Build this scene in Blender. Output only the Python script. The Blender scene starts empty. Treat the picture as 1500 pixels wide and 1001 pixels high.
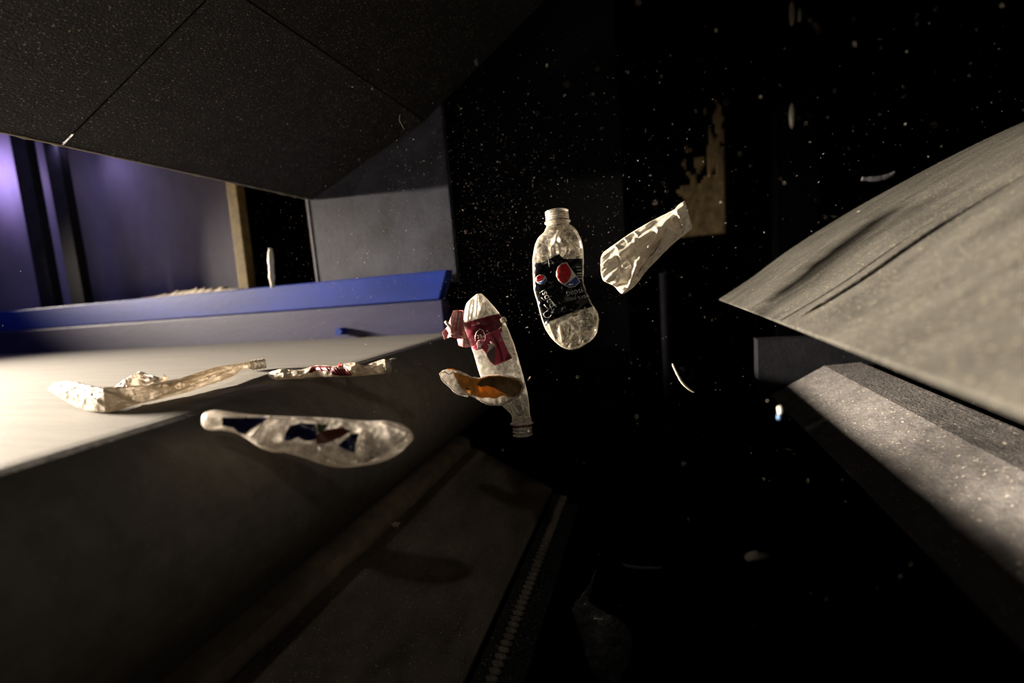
import bpy, bmesh, math, random
from mathutils import Vector, Matrix, noise
from mathutils.bvhtree import BVHTree
random.seed(7)
sc = bpy.context.scene
COL = sc.collection

# ------------------------------------------------------------------ camera
FPX = 667.0
VC = Vector((204, 99, FPX)).normalized()                 # cross-machine axis, seen from the camera
VF = Vector((2083, 85, -652)); VF = (VF - VF.dot(VC) * VC).normalized()   # belt travel axis
VU = Vector((VC.y*VF.z - VC.z*VF.y, VC.z*VF.x - VC.x*VF.z, VC.x*VF.y - VC.y*VF.x))
cam_d = bpy.data.cameras.new('camera')
cam = bpy.data.objects.new('camera', cam_d); COL.objects.link(cam); sc.camera = cam
cam_d.sensor_width = 36; cam_d.lens = 36 * FPX / 1500
cam_d.clip_start = .02; cam_d.clip_end = 50
cam_d.dof.use_dof = True; cam_d.dof.focus_distance = .68; cam_d.dof.aperture_fstop = 1.8
cam.matrix_world = Matrix(((VF.x, VF.y, -VF.z, 0), (VC.x, VC.y, -VC.z, 0), (VU.x, VU.y, -VU.z, 0), (0, 0, 0, 1)))

# ------------------------------------------------------------------ world, lights, exposure
w = bpy.data.worlds.new('world'); sc.world = w; w.use_nodes = True
w.node_tree.nodes['Background'].inputs[0].default_value = (.45, .5, .7, 1)
w.node_tree.nodes['Background'].inputs[1].default_value = .0008
sc.view_settings.view_transform = 'Standard'; sc.view_settings.look = 'None'
sc.view_settings.gamma = 1; sc.view_settings.use_curve_mapping = False
sc.view_settings.exposure = 0.0

def look(o, target):
    o.rotation_euler = (Vector(target) - o.location).to_track_quat('-Z', 'Y').to_euler()
def area(name, loc, target, sx, sy, power, col, spread=180):
    l = bpy.data.lights.new(name, 'AREA'); l.shape = 'RECTANGLE'; l.size = sx; l.size_y = sy
    l.energy = power; l.color = col; l.spread = math.radians(spread)
    o = bpy.data.objects.new(name, l); COL.objects.link(o); o.location = loc; look(o, target); return o
def spot(name, loc, target, angle, blend, power, col, rad=.02):
    l = bpy.data.lights.new(name, 'SPOT'); l.spot_size = math.radians(angle); l.spot_blend = blend
    l.energy = power; l.color = col; l.shadow_soft_size = rad
    o = bpy.data.objects.new(name, l); COL.objects.link(o); o.location = loc; look(o, target); return o
key = area('key_lamp', (-3.2, .22, .39), (-.1, .36, -.17), 1.05, .08, 43, (1, .86, .69), 38)
head = spot('inspection_lamp', (.02, -.42, .80), (-.04, .74, .0), 80, .8, 13, (1, .90, .78), .03)
violet = spot('violet_lamp', (-2.60, 1.14, .63), (-2.58, 1.3, .62), 150, 1, 3.4, (.66, .47, 1), .03)
violet_b = spot('violet_work_lamp', (-1.98, 1.14, .62), (-1.96, 1.3, .47), 130, 1, 1.2, (.60, .48, 1), .04)
blue_l = area('blue_rail_fill', (-2.25, .80, .85), (-2.3, 1.12, 0), .5, .1, .75, (.5, .45, 1), 120)  # added unseen fill light that brightens the blue rail

# ------------------------------------------------------------------ projection helpers: a pixel of the photograph to a place
def ray(px, py):
    d = Vector(((px-750)/FPX, -(py-500.5)/FPX, 1))
    return Vector((d.dot(VF), d.dot(VC), d.dot(VU)))
def at(px, py, D): return ray(px, py) * D
def atY(px, py, Y): r = ray(px, py); return r * (Y / r.y)
def atZ(px, py, Z): r = ray(px, py); return r * (Z / r.z)
BELT = -.11

# ------------------------------------------------------------------ materials
def newmat(name):
    m = bpy.data.materials.new(name); m.use_nodes = True
    nt = m.node_tree; return m, nt, nt.nodes['Principled BSDF']
def N(nt, t, **kw):
    n = nt.nodes.new(t)
    for k, v in kw.items(): setattr(n, k, v)
    return n
def ramp(nt, src, stops):
    r = N(nt, 'ShaderNodeValToRGB'); e = r.color_ramp.elements
    e[0].position, e[0].color = stops[0][0], (*stops[0][1], 1)
    e[1].position, e[1].color = stops[1][0], (*stops[1][1], 1)
    for p, c in stops[2:]:
        q = e.new(p); q.color = (*c, 1)
    nt.links.new(src, r.inputs[0]); return r.outputs[0]
def coords(nt, scale=(1, 1, 1)):
    tc = N(nt, 'ShaderNodeNewGeometry'); mp = N(nt, 'ShaderNodeMapping')
    mp.inputs['Scale'].default_value = scale
    nt.links.new(tc.outputs['Position'], mp.inputs[0]); return mp.outputs[0]
def tex_noise(nt, vec, scale, detail=4, rough=.6):
    n = N(nt, 'ShaderNodeTexNoise'); n.inputs['Scale'].default_value = scale
    n.inputs['Detail'].default_value = detail; n.inputs['Roughness'].default_value = rough
    nt.links.new(vec, n.inputs['Vector']); return n.outputs['Fac']
def mixc(nt, fac, a, b, blend='MIX'):
    m = N(nt, 'ShaderNodeMix', data_type='RGBA', blend_type=blend)
    for s, v in ((0, fac), (6, a), (7, b)):
        if hasattr(v, 'is_linked') or hasattr(v, 'links'): nt.links.new(v, m.inputs[s])
        elif s == 0: m.inputs[0].default_value = v
        else: m.inputs[s].default_value = (*v, 1)
    return m.outputs[2]
def grime(name, base, dark, speck=(.35, .3, .22), rough=.6, stretch=(1, 1, 1), scale=40, amount=.68, bump=.3, bscale=350, metallic=0, spec=.4, sscale=420):
    m, nt, b = newmat(name)
    v = coords(nt, stretch)
    n1 = tex_noise(nt, v, scale, 6, .65)
    c1 = ramp(nt, n1, [(.32, dark), (.68, base)])
    n2 = tex_noise(nt, coords(nt), sscale, 2, .5)
    s = ramp(nt, n2, [(amount, (0, 0, 0)), (amount + .05, (1, 1, 1))])
    c = mixc(nt, s, c1, speck)
    nt.links.new(c, b.inputs['Base Color'])
    b.inputs['Roughness'].default_value = rough; b.inputs['Metallic'].default_value = metallic
    b.inputs['Specular IOR Level'].default_value = spec
    bp = N(nt, 'ShaderNodeBump'); bp.inputs['Strength'].default_value = bump; bp.inputs['Distance'].default_value = .002
    n3 = tex_noise(nt, v, bscale, 3, .6)
    nt.links.new(n3, bp.inputs['Height']); nt.links.new(bp.outputs[0], b.inputs['Normal'])
    return m
def plain(name, col, rough=.5, spec=.5, metallic=0, var=.25, scale=60, trans=0):
    m, nt, b = newmat(name)
    n = tex_noise(nt, coords(nt), scale, 4)
    d = tuple(x * (1 - var) for x in col)
    cc = ramp(nt, n, [(.3, d), (.7, col)]); nt.links.new(cc, b.inputs['Base Color'])
    if trans:
        tl = N(nt, 'ShaderNodeBsdfTranslucent'); nt.links.new(cc, tl.inputs[0]); mx = N(nt, 'ShaderNodeMixShader'); mx.inputs[0].default_value = trans
        nt.links.new(b.outputs[0], mx.inputs[1]); nt.links.new(tl.outputs[0], mx.inputs[2]); nt.links.new(mx.outputs[0], nt.nodes['Material Output'].inputs[0])
    b.inputs['Roughness'].default_value = rough; b.inputs['Specular IOR Level'].default_value = spec
    b.inputs['Metallic'].default_value = metallic
    return m
def plastic(name, col=(.80, .74, .62), dirt=(.30, .26, .20), lo=.12, hi=.75, scale=70, rim=.7, rough=.22, transl=.45, bump=.35, bscale=120, wr=.45, wscale=75):
    """thin dirty clear plastic: see-through where clean, hazy where scuffed, with brighter grazing rims"""
    m, nt, b = newmat(name)
    v = coords(nt)
    n1 = tex_noise(nt, v, scale, 7, .68)
    op = N(nt, 'ShaderNodeMapRange'); op.inputs[1].default_value = .36; op.inputs[2].default_value = .66
    op.inputs[3].default_value = lo; op.inputs[4].default_value = hi
    nt.links.new(n1, op.inputs[0])
    n2 = tex_noise(nt, v, scale * 1.7, 5, .6)
    c = ramp(nt, n2, [(.3, dirt), (.58, col)])
    at_ = N(nt, 'ShaderNodeAttribute'); at_.attribute_name = 'crease'
    lw = N(nt, 'ShaderNodeLayerWeight'); lw.inputs[0].default_value = .45
    pw = N(nt, 'ShaderNodeMath', operation='POWER'); pw.inputs[1].default_value = 3
    nt.links.new(lw.outputs['Facing'], pw.inputs[0])
    mu = N(nt, 'ShaderNodeMath', operation='MULTIPLY'); mu.inputs[1].default_value = rim
    nt.links.new(pw.outputs[0], mu.inputs[0])
    a1 = N(nt, 'ShaderNodeMath', operation='ADD'); nt.links.new(op.outputs[0], a1.inputs[0]); nt.links.new(mu.outputs[0], a1.inputs[1])
    a2 = N(nt, 'ShaderNodeMath', operation='ADD', use_clamp=True); nt.links.new(a1.outputs[0], a2.inputs[0]); nt.links.new(at_.outputs['Fac'], a2.inputs[1])
    dn = N(nt, 'ShaderNodeTexNoise'); dn.inputs['Scale'].default_value = wscale * .6; dn.inputs['Detail'].default_value = 2
    nt.links.new(v, dn.inputs['Vector'])
    dm = N(nt, 'ShaderNodeVectorMath', operation='MULTIPLY_ADD'); dm.inputs[1].default_value = (.022, .022, .022)
    nt.links.new(dn.outputs['Color'], dm.inputs[0]); nt.links.new(v, dm.inputs[2])
    vo = N(nt, 'ShaderNodeTexVoronoi', feature='DISTANCE_TO_EDGE'); vo.inputs['Scale'].default_value = wscale
    nt.links.new(dm.outputs[0], vo.inputs['Vector'])
    wl = N(nt, 'ShaderNodeMapRange'); wl.inputs[1].default_value = 0; wl.inputs[2].default_value = .085; wl.inputs[3].default_value = wr; wl.inputs[4].default_value = 0
    nt.links.new(vo.outputs['Distance'], wl.inputs[0])
    wm = N(nt, 'ShaderNodeMath', operation='MULTIPLY'); nt.links.new(wl.outputs[0], wm.inputs[0])
    wk = N(nt, 'ShaderNodeMapRange'); wk.inputs[1].default_value = .40; wk.inputs[2].default_value = .62
    nt.links.new(tex_noise(nt, v, scale * .5, 2, .5), wk.inputs[0]); nt.links.new(wk.outputs[0], wm.inputs[1])
    a3 = N(nt, 'ShaderNodeMath', operation='ADD', use_clamp=True); nt.links.new(wm.outputs[0], a3.inputs[0]); nt.links.new(a2.outputs[0], a3.inputs[1])
    a4 = N(nt, 'ShaderNodeMath', operation='ADD', use_clamp=True); nt.links.new(wm.outputs[0], a4.inputs[0]); nt.links.new(at_.outputs['Fac'], a4.inputs[1])
    nt.links.new(mixc(nt, a4.outputs[0], c, col), b.inputs['Base Color'])
    b.inputs['Roughness'].default_value = rough; b.inputs['Specular IOR Level'].default_value = .7
    bp = N(nt, 'ShaderNodeBump'); bp.inputs['Strength'].default_value = bump; bp.inputs['Distance'].default_value = .003
    n3 = tex_noise(nt, v, bscale, 4, .6); nt.links.new(n3, bp.inputs['Height']); nt.links.new(bp.outputs[0], b.inputs['Normal'])
    tl = N(nt, 'ShaderNodeBsdfTranslucent'); tl.inputs[0].default_value = (*col, 1)
    ms = N(nt, 'ShaderNodeMixShader'); ms.inputs[0].default_value = transl
    nt.links.new(b.outputs[0], ms.inputs[1]); nt.links.new(tl.outputs[0], ms.inputs[2])
    tr = N(nt, 'ShaderNodeBsdfTransparent'); tr.inputs[0].default_value = (.97, .97, .97, 1)
    gl = N(nt, 'ShaderNodeBsdfGlossy'); gl.inputs['Roughness'].default_value = .12; nt.links.new(bp.outputs[0], gl.inputs['Normal'])
    fr = N(nt, 'ShaderNodeFresnel'); fr.inputs[0].default_value = 1.5
    mc = N(nt, 'ShaderNodeMixShader'); nt.links.new(fr.outputs[0], mc.inputs[0])
    nt.links.new(tr.outputs[0], mc.inputs[1]); nt.links.new(gl.outputs[0], mc.inputs[2])
    mx = N(nt, 'ShaderNodeMixShader'); nt.links.new(a3.outputs[0], mx.inputs[0])
    nt.links.new(mc.outputs[0], mx.inputs[1]); nt.links.new(ms.outputs[0], mx.inputs[2])
    nt.links.new(mx.outputs[0], nt.nodes['Material Output'].inputs[0])
    return m

M = dict(
    belt=grime('belt_rubber', (.155, .143, .125), (.10, .092, .080), (.32, .29, .25), .75, (.06, 1, 1), 55, .70, .25, 300),
    hood=grime('hood_steel', (.026, .026, .027), (.011, .011, .012), (.30, .26, .20), .62, (1, 1, 1), 30, .635, 1.6, 230, sscale=300),
    plate=grime('deflector_dusty_steel', (.082, .078, .068), (.036, .034, .03), (.26, .23, .17), .7, (.5, 1, .5), 26, .64, .7, 300),
    bar=grime('bar_dusty_steel', (.17, .16, .155), (.08, .075, .075), (.45, .40, .34), .7, (1, 1, 1), 45, .66, 1.0, 220, sscale=260),
    chute=grime('chute_steel', (.20, .17, .135), (.075, .064, .052), (.55, .44, .30), .65, (1, .5, 1), 16, .655, .6, 300, sscale=380),
    chute_lip=grime('chute_lip_steel', (.50, .43, .35), (.26, .22, .18), (.6, .5, .36), .65, (1, 1, 1), 25, .67, .5, 300),
    black=grime('black_wall', (.0032, .0032, .0042), (.0014, .0014, .002), (.012, .012, .011), .9, (1, 1, 1), 9, .75, .2, 90, spec=.06),
    panel=grime('blue_grey_panel', (.075, .08, .125), (.012, .013, .022), (.13, .13, .17), .6, (1, 1, 1), 7, .74, .2, 90),
    violet=grime('pale_violet_wall', (.40, .38, .50), (.28, .27, .37), (.40, .38, .46), .6, (1, 1, .6), 5, .80, .15, 60),
    post=grime('dark_post', (.022, .022, .028), (.010, .010, .014), (.06, .05, .05), .7, (1, 1, 1), 20, .74, .3, 120, spec=.12),
    ocher=grime('ocher_post', (.30, .20, .055), (.13, .09, .03), (.4, .32, .2), .7, (1, 1, 1), 35, .68, .5, 150),
    blue=grime('blue_paint', (.010, .045, .42), (.012, .035, .26), (.18, .18, .25), .38, (.3, 1, 1), 12, .76, .15, 120),
    bluedust=grime('dusty_blue_paint', (.045, .042, .13), (.018, .020, .085), (.13, .12, .16), .5, (.2, 1, 1), 14, .72, .2, 120),
    rust=grime('rust_patch', (.46, .33, .16), (.17, .12, .065), (.5, .4, .25), .85, (1, 1, 1), 30, .66, .8, 120),
    worn_dim=plain('dull_worn_metal', (.30, .29, .33), .6, .3),
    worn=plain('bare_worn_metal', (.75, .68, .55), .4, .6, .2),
    roller=plain('roller_steel', (.10, .10, .11), .5, .5, .8),
    cream=plain('cream_scrap', (.78, .68, .52), .6), white=plain('white_scrap', (.85, .82, .76), .5),
    brown=plain('brown_scrap', (.50, .28, .14), .7), bluescrap=plain('blue_scrap', (.12, .25, .5), .4),
    grey=plain('grey_scrap', (.14, .14, .16), .5),
    dust=plain('dust', (.75, .68, .58), .8),
    pepsi_black=plain('black_label', (.003, .003, .0045), .22, .3, 0, .5, 120),
    red=plain('red_ink', (.50, .010, .018), .4, .4, 0, .35, 160),
    ink_white=plain('white_ink', (.75, .70, .64), .4, .4, 0, .3, 200),
    ink_blue=plain('blue_ink', (.008, .045, .30), .35, .4, 0, .3, 120),
    ink_grey=plain('grey_ink', (.62, .61, .60), .4, .4, 0, .55, 300),
    maroon=plain('maroon_label', (.20, .008, .028), .35, .5, 0, .6, 110),
    pink=plain('raspberry_label', (.52, .05, .10), .38, .5, 0, .35, 90),
    darktorn=plain('torn_label_back', (.10, .07, .06), .6, .3),
    flap=plain('pale_pink_label_back', (.68, .26, .27), .5, .4, 0, .4, 160),
    navy=plain('navy_label', (.012, .012, .07), .35, .5, 0, .5, 90),
    green=plain('green_label', (.05, .08, .02), .5), rustlab=plain('red_brown_label', (.16, .045, .02), .5),
    orange=plain('orange_residue', (1.0, .52, .10), .35, .5, 0, .5, 110, .45),
    crust=plain('dark_brown_residue', (.22, .13, .05), .6, .4, 0, .6, 90),
    blackring=plain('black_ring', (.008, .008, .01), .4),
    clear=plastic('scuffed_clear_plastic', lo=.0, hi=.30, scale=42, rim=.6, transl=.3),
    clear2=plastic('hazy_clear_plastic', (.80, .76, .68), (.30, .28, .25), .08, .62, 38),
    milky=plastic('milky_plastic', (.86, .80, .69), (.60, .53, .43), .86, 1.0, 60, .3, .45, .12, .3),
    milky2=plastic('milky_plastic_dusty', (.66, .58, .47), (.30, .25, .19), .55, 1.0, 45, .3, .35, .3, .7, 160),
    milky3=plastic('milky_plastic_blurred', (.80, .74, .66), (.16, .15, .14), .10, .80, 30, .6, .3, .4, .5, 60),
    film=plastic('clear_film', (.80, .74, .66), (.35, .3, .25), .35, .85, 80, .8),
    bag=plastic('dull_film', (.20, .19, .18), (.05, .05, .05), .2, .7, 40, .5),
    neck=plastic('bottle_neck_plastic', (.82, .76, .66), (.4, .36, .30), .25, .8, 110, .7, .2, .3, .4),
)

# ------------------------------------------------------------------ object helpers
def link_mesh(name, verts, faces, mat, root=None, origin=None, smooth=False, attr=None):
    me = bpy.data.meshes.new(name)
    if root is not None:
        origin = Vector((0, 0, 0)); q = root
        while q is not None: origin = origin + q.location; q = q.parent
    if origin is None:
        xs = [v[0] for v in verts]; ys = [v[1] for v in verts]; zs = [v[2] for v in verts]
        origin = Vector(((min(xs)+max(xs))/2, (min(ys)+max(ys))/2, min(zs)))
    origin = Vector(origin)
    me.from_pydata([tuple(Vector(v) - origin) for v in verts], [], faces); me.update()
    bm = bmesh.new(); bm.from_mesh(me); bmesh.ops.recalc_face_normals(bm, faces=bm.faces); bm.to_mesh(me); bm.free()
    if smooth:
        for p in me.polygons: p.use_smooth = True
    me.materials.append(mat)
    if attr:
        a = me.attributes.new('crease', 'FLOAT', 'POINT')
        a.data.foreach_set('value', attr)
    o = bpy.data.objects.new(name, me); COL.objects.link(o)
    if root is not None: o.parent = root
    else: o.location = origin
    return o
def tag(o, label, cat, group=None, kind=None):
    o['label'] = label; o['category'] = cat
    if group: o['group'] = group
    if kind: o['kind'] = kind
    return o
def thing(name, label, cat, loc, group=None):
    o = bpy.data.objects.new(name, None); COL.objects.link(o); o.location = loc; o.empty_display_size = .02
    return tag(o, label, cat, group)
def struct(name, verts, faces, mat):
    o = link_mesh(name, verts, faces, mat); o['kind'] = 'structure'; return o
def box_vf(x0, x1, y0, y1, z0, z1):
    v = [Vector((x, y, z)) for x in (x0, x1) for y in (y0, y1) for z in (z0, z1)]
    return v, [(0, 1, 3, 2), (4, 6, 7, 5), (0, 4, 5, 1), (2, 3, 7, 6), (0, 2, 6, 4), (1, 5, 7, 3)]
def bevel(o, wd=.002, seg=2):
    b = o.modifiers.new('bevel', 'BEVEL'); b.width = wd; b.segments = seg; b.limit_method = 'ANGLE'; return o
def extrude_profile(pts, y0, y1, ny=1):
    """closed XZ profile swept along the cross-machine axis"""
    n = len(pts); V = []; Fs = []
    for j in range(ny + 1):
        y = y0 + (y1 - y0) * j / ny
        V += [Vector((p[0], y, p[1])) for p in pts]
    for j in range(ny):
        for i in range(n):
            a = j*n+i; b = j*n+(i+1) % n
            Fs.append((a, b, b+n, a+n))
    Fs.append(tuple(range(n))); Fs.append(tuple(range(ny*n, ny*n+n)))
    return V, Fs
def sheet_profile(line, th, y0, y1):
    """open XZ line given thickness (downwards normal) then swept along Y"""
    up = []; dn = []
    for i, p in enumerate(line):
        a = Vector(line[max(i-1, 0)]); b = Vector(line[min(i+1, len(line)-1)])
        t = (b - a).normalized(); nrm = Vector((t.y, -t.x))
        up.append(Vector(p)); dn.append(Vector(p) + nrm * th)
    return extrude_profile(up + dn[::-1], y0, y1)
def smooth_line(pts, n):
    out = []
    P = [Vector(p) for p in pts]
    for i in range(len(P)-1):
        p0 = P[max(i-1, 0)]; p1 = P[i]; p2 = P[i+1]; p3 = P[min(i+2, len(P)-1)]
        for k in range(n):
            t = k/n
            out.append(.5*((2*p1)+(p2-p0)*t+(2*p0-5*p1+4*p2-p3)*t*t+(3*p1-p0-3*p2+p3)*t**3))
    out.append(P[-1]); return out

# ================================================================== SETTING
YB = 1.14      # side wall of the sorting chamber
v, f = box_vf(-4.2, -1.41, 1.30, 1.34, -.3, 1.5); struct('wall_left', v, f, M['violet'])
v, f = box_vf(-4.2, 2.4, 1.95, 2.0, -1.4, 2.2); struct('wall_back', v, f, M['black'])
v, f = box_vf(1.8, 1.85, -.8, 1.95, -1.4, 2.2); struct('wall_right', v, f, M['black'])
v, f = box_vf(-4.2, 2.4, -.8, 2.0, -1.30, -1.25); struct('floor', v, f, M['black'])
v, f = box_vf(-4.2, 2.4, -.8, 2.0, 1.75, 1.8); struct('ceiling', v, f, M['black'])
# side wall of the chamber, bluish painted steel; the opening lies to its left
pl = link_mesh('steel_partition', *box_vf(-.945, -.50, YB, YB+.02, .02, 1.2), M['panel'])
st = link_mesh('edge_strip', *box_vf(-.951, -.945, YB-.002, YB+.02, .02, .75), M['worn_dim'], pl); st['label'] = 'pale worn left edge'
tag(pl, 'dim blue-grey steel side panel standing above the blue rail, right of the opening', 'panel')
pl2 = link_mesh('steel_partition', *box_vf(-.498, -.06, YB+.06, YB+.08, -.9, 1.2), M['black'])
tag(pl2, 'black side panel behind the falling bottles, right of the blue-grey panel', 'panel')
pl3 = link_mesh('steel_partition', *box_vf(-1.9, -.40, YB+.02, YB+.04, -1.25, -.12), M['black'])
tag(pl3, 'black side panel below the conveyor belt', 'panel')

# ================================================================== CONVEYOR
XC, RD = -.505, .12
ZC = BELT - RD
prof = [(-3.6, BELT), (XC, BELT)]
prof += [(XC + RD*math.sin(a), ZC + RD*math.cos(a)) for a in [math.pi*i/28 for i in range(1, 29)]]
prof += [(-3.6, ZC-RD), (-3.6, ZC-RD+.004)]
prof += [(XC + (RD-.004)*math.sin(a), ZC + (RD-.004)*math.cos(a)) for a in [math.pi*i/28 for i in range(28, -1, -1)]]
prof += [(-3.6, BELT-.004)]
belt = link_mesh('conveyor_belt', *extrude_profile(prof, -.55, 1.075), M['belt'], smooth=False)
tag(belt, 'wide pale grey rubber conveyor belt running in from the left and turning down', 'conveyor belt')
rt = thing('conveyor_roller', 'dark steel end roller inside the turn of the grey belt', 'roller', (XC, .26, ZC-RD+.005))
def cyl_y(x, z, r, y0, y1, n=48):
    return extrude_profile([(x + r*math.cos(2*math.pi*i/n), z + r*math.sin(2*math.pi*i/n)) for i in range(n)], y0, y1)
link_mesh('drum', *cyl_y(XC, ZC, RD-.0045, -.54, 1.07), M['roller'], rt, smooth=False)
link_mesh('shaft', *cyl_y(XC, ZC, .02, -.60, 1.11, 24), M['roller'], rt)
# blue side rail
rl = thing('side_rail', 'blue painted steel side rail along the far edge of the belt', 'rail', (-1.8, 1.10, BELT))
bevel(link_mesh('upper_band', *extrude_profile([(0, 0)]*0 or [(-3.9, -.022), (-.53, -.022), (-.50, .052), (-3.9, .052)], 1.085, 1.125), M['blue'], rl), .003)
bevel(link_mesh('lower_band', *box_vf(-3.9, -.52, 1.079, 1.12, -.125, -.024), M['bluedust'], rl), .003)
p = atY(497, 486, 1.06)
hb = link_mesh('hex_bolt', *extrude_profile([(p.x+.011*math.cos(a*math.pi/3), p.z+.011*math.sin(a*math.pi/3)) for a in range(6)], 1.055, 1.08), M['blue'], rl)

# posts behind the rail
def post(x0t, x0b, wd, y, zt, zb, mat, label, part=None):
    V = [Vector((x, yy, z)) for yy in (y, y+.03) for x, z in ((x0b, zb), (x0b+wd, zb), (x0t+wd, zt), (x0t, zt))]
    Fs = [(0, 1, 2, 3), (4, 7, 6, 5), (0, 4, 5, 1), (1, 5, 6, 2), (2, 6, 7, 3), (3, 7, 4, 0)]
    return bevel(tag(link_mesh('support_post', V, Fs, mat), label, 'post'), .003)
post(-2.215, -2.245, .085, 1.15, .95, .0, M['post'], 'dark steel post before the violet wall, leftmost of the two slim dark posts')
post(-2.045, -2.065, .075, 1.15, .95, .0, M['post'], 'dark steel post before the violet wall, just right of the leftmost post')
op = post(-1.217, -1.240, .040, 1.13, .75, .0, M['ocher'], 'ocher rusty post at the right edge of the violet wall')
# dirt heap on the rail top
def lump(name, c, sx, sy, sz, mat, seed, rough=.5, root=None, n=20):
    V = []; Fs = []
    for j in range(n+1):
        th = math.pi*j/n
        for i in range(2*n):
            ph = math.pi*i/n
            d = Vector((math.sin(th)*math.cos(ph), math.sin(th)*math.sin(ph), math.cos(th)))
            k = 1 + rough*noise.fractal(d*2.2+Vector((seed, seed*2, 0)), 1, 2, 4)
            V.append(Vector(c) + Vector((d.x*sx*k, d.y*sy*k, d.z*sz*k)))
    for j in range(n):
        for i in range(2*n):
            a = j*2*n+i; b = j*2*n+(i+1) % (2*n)
            Fs.append((a, b, b+2*n, a+2*n))
    return link_mesh(name, V, Fs, mat, root, smooth=True)
V = []; Fs = []; n = 60
for i in range(n+1):
    x = -1.62 + .42*i/n
    h = .002 + .020*max(0, math.sin(math.pi*min(1, max(0, (i/n)**1.4))))*(.6+.7*noise.noise(Vector((i*.25, 0, 3)))) 
    for j in range(9):
        t = j/8
        V.append(Vector((x, 1.088 + .034*t, .0522 + h*math.sin(math.pi*t)*(1+.4*noise.noise(Vector((i*.6, j*.9, 1)))))))
for i in range(n):
    for j in range(8):
        a = i*9+j; Fs.append((a, a+1, a+10, a+9))
tag(link_mesh('debris_heap', V, Fs, M['cream'], smooth=True), 'low ridge of beige dust heaped on top of the blue rail', 'debris')

# ================================================================== HOOD over the belt
HX0, HZ0 = -.93, .29
def hz(x): return HZ0 + .4*(x - HX0)
hd = thing('hood', 'large dark speckled steel hood sloping over the belt at upper left', 'hood', (HX0, .4, HZ0))
def hood_panel(x0, x1, y0, y1, zf=hz):
    V = [Vector((x, y, zf(x)+dz)) for dz in (0, .004) for x, y in ((x0, y0), (x1, y0), (x1, y1), (x0, y1))]
    Fs = [(0, 1, 2, 3), (4, 7, 6, 5), (0, 4, 5, 1), (1, 5, 6, 2), (2, 6, 7, 3), (3, 7, 4, 0)]
    link_mesh('hood_panel', V, Fs, M['hood'], hd)
XM = -.548
hood_panel(HX0, XM-.0015, -.5, .5465); hood_panel(HX0, XM-.0015, .5495, YB)
def hz2(x): return hz(XM) + .62*(x - XM)
hood_panel(XM+.0015, .9, -.5, YB, hz2)
# backing behind the seams
V = []
for dz in (.006, .012):
    for y in (-.5, YB):
        for x, z in ((HX0+.02, hz(HX0+.02)), (XM, hz(XM)), (.9, hz2(.9))): V.append(Vector((x, y, z+dz)))
Fs = [(0, 1, 4, 3), (1, 2, 5, 4), (6, 9, 10, 7), (7, 10, 11, 8), (0, 6, 7, 1), (1, 7, 8, 2), (3, 4, 10, 9), (4, 5, 11, 10), (0, 3, 9, 6), (2, 8, 11, 5)]
link_mesh('backing', V, Fs, M['black'], hd)
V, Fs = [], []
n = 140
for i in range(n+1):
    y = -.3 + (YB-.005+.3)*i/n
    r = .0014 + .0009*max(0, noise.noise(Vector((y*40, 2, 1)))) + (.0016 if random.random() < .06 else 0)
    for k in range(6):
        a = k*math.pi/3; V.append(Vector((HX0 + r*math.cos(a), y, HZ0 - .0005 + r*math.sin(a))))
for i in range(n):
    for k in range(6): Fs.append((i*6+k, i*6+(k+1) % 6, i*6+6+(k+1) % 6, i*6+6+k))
o = link_mesh('edge_highlight', V, Fs, M['worn'], hd); o['label'] = 'bare metal edge with its lit highlight put into the pale colour, and bits of dirt'  # bare metal edge; the lit highlight is put into its pale colour
# ================================================================== DEFLECTOR PLATE on the right
DP = smooth_line([(.14, -.065), (.20, -.027), (.285, .034), (.43, .118), (.64, .215), (.95, .315)], 12)
def make_deflector():
    root = thing('deflector_plate', 'broad dusty grey curved deflector plate rising to the right with two narrow cuts', 'plate', (.14, .4, -.07))
    ys = [-.45, .20, .552, .560, .5885, .5905, .85, 1.085]
    n = len(DP); V = []; Fs = []
    yi = ys; m = len(yi)
    def wob(s, y): return 0
    for i, p in enumerate(DP):
        for j, y in enumerate(yi):
            if j in (2, 3):                      # cut through the plate, tapering at both ends
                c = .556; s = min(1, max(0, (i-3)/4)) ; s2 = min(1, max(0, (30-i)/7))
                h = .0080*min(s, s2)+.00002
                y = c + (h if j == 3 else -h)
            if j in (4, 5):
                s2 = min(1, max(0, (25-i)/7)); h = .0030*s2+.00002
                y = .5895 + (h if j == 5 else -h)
            V.append(Vector((p.x, y, p.y)))
    for i in range(n-1):
        for j in range(m-1):
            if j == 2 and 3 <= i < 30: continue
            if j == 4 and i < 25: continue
            a = i*m+j; Fs.append((a, a+1, a+m+1, a+m))
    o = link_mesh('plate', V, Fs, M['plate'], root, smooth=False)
    s = o.modifiers.new('thickness', 'SOLIDIFY'); s.thickness = .002; s.offset = -1
    V2, F2 = sheet_profile([(q.x+.01, q.y-.03) for q in DP[2:]], .003, -.45, 1.08)
    
    # rounded worn lip
    V, Fs = extrude_profile([(.141+.0022*math.cos(a*math.pi/5), -.067+.0022*math.sin(a*math.pi/5)) for a in range(10)], -.45, 1.085)
    q = link_mesh('lip', V, Fs, M['plate'], root, smooth=False)
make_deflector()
# splitter bar
bar = link_mesh('splitter_bar', *extrude_profile([(.236, -.281), (.337, -.218), (.405, -.212), (.42, -.30), (.30, -.34)], -.45, 1.085), M['bar'])
bevel(bar, .004, 3); tag(bar, 'grey dirt-crusted angular bar running below the deflector plate', 'bar')
# mount under the bar's far end
bk = link_mesh('bracket', *box_vf(.215, .43, 1.09, 1.13, -.36, -.16), M['post'])
tag(bk, 'dark bracket carrying the far end of the crusted bar', 'bracket')
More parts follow.
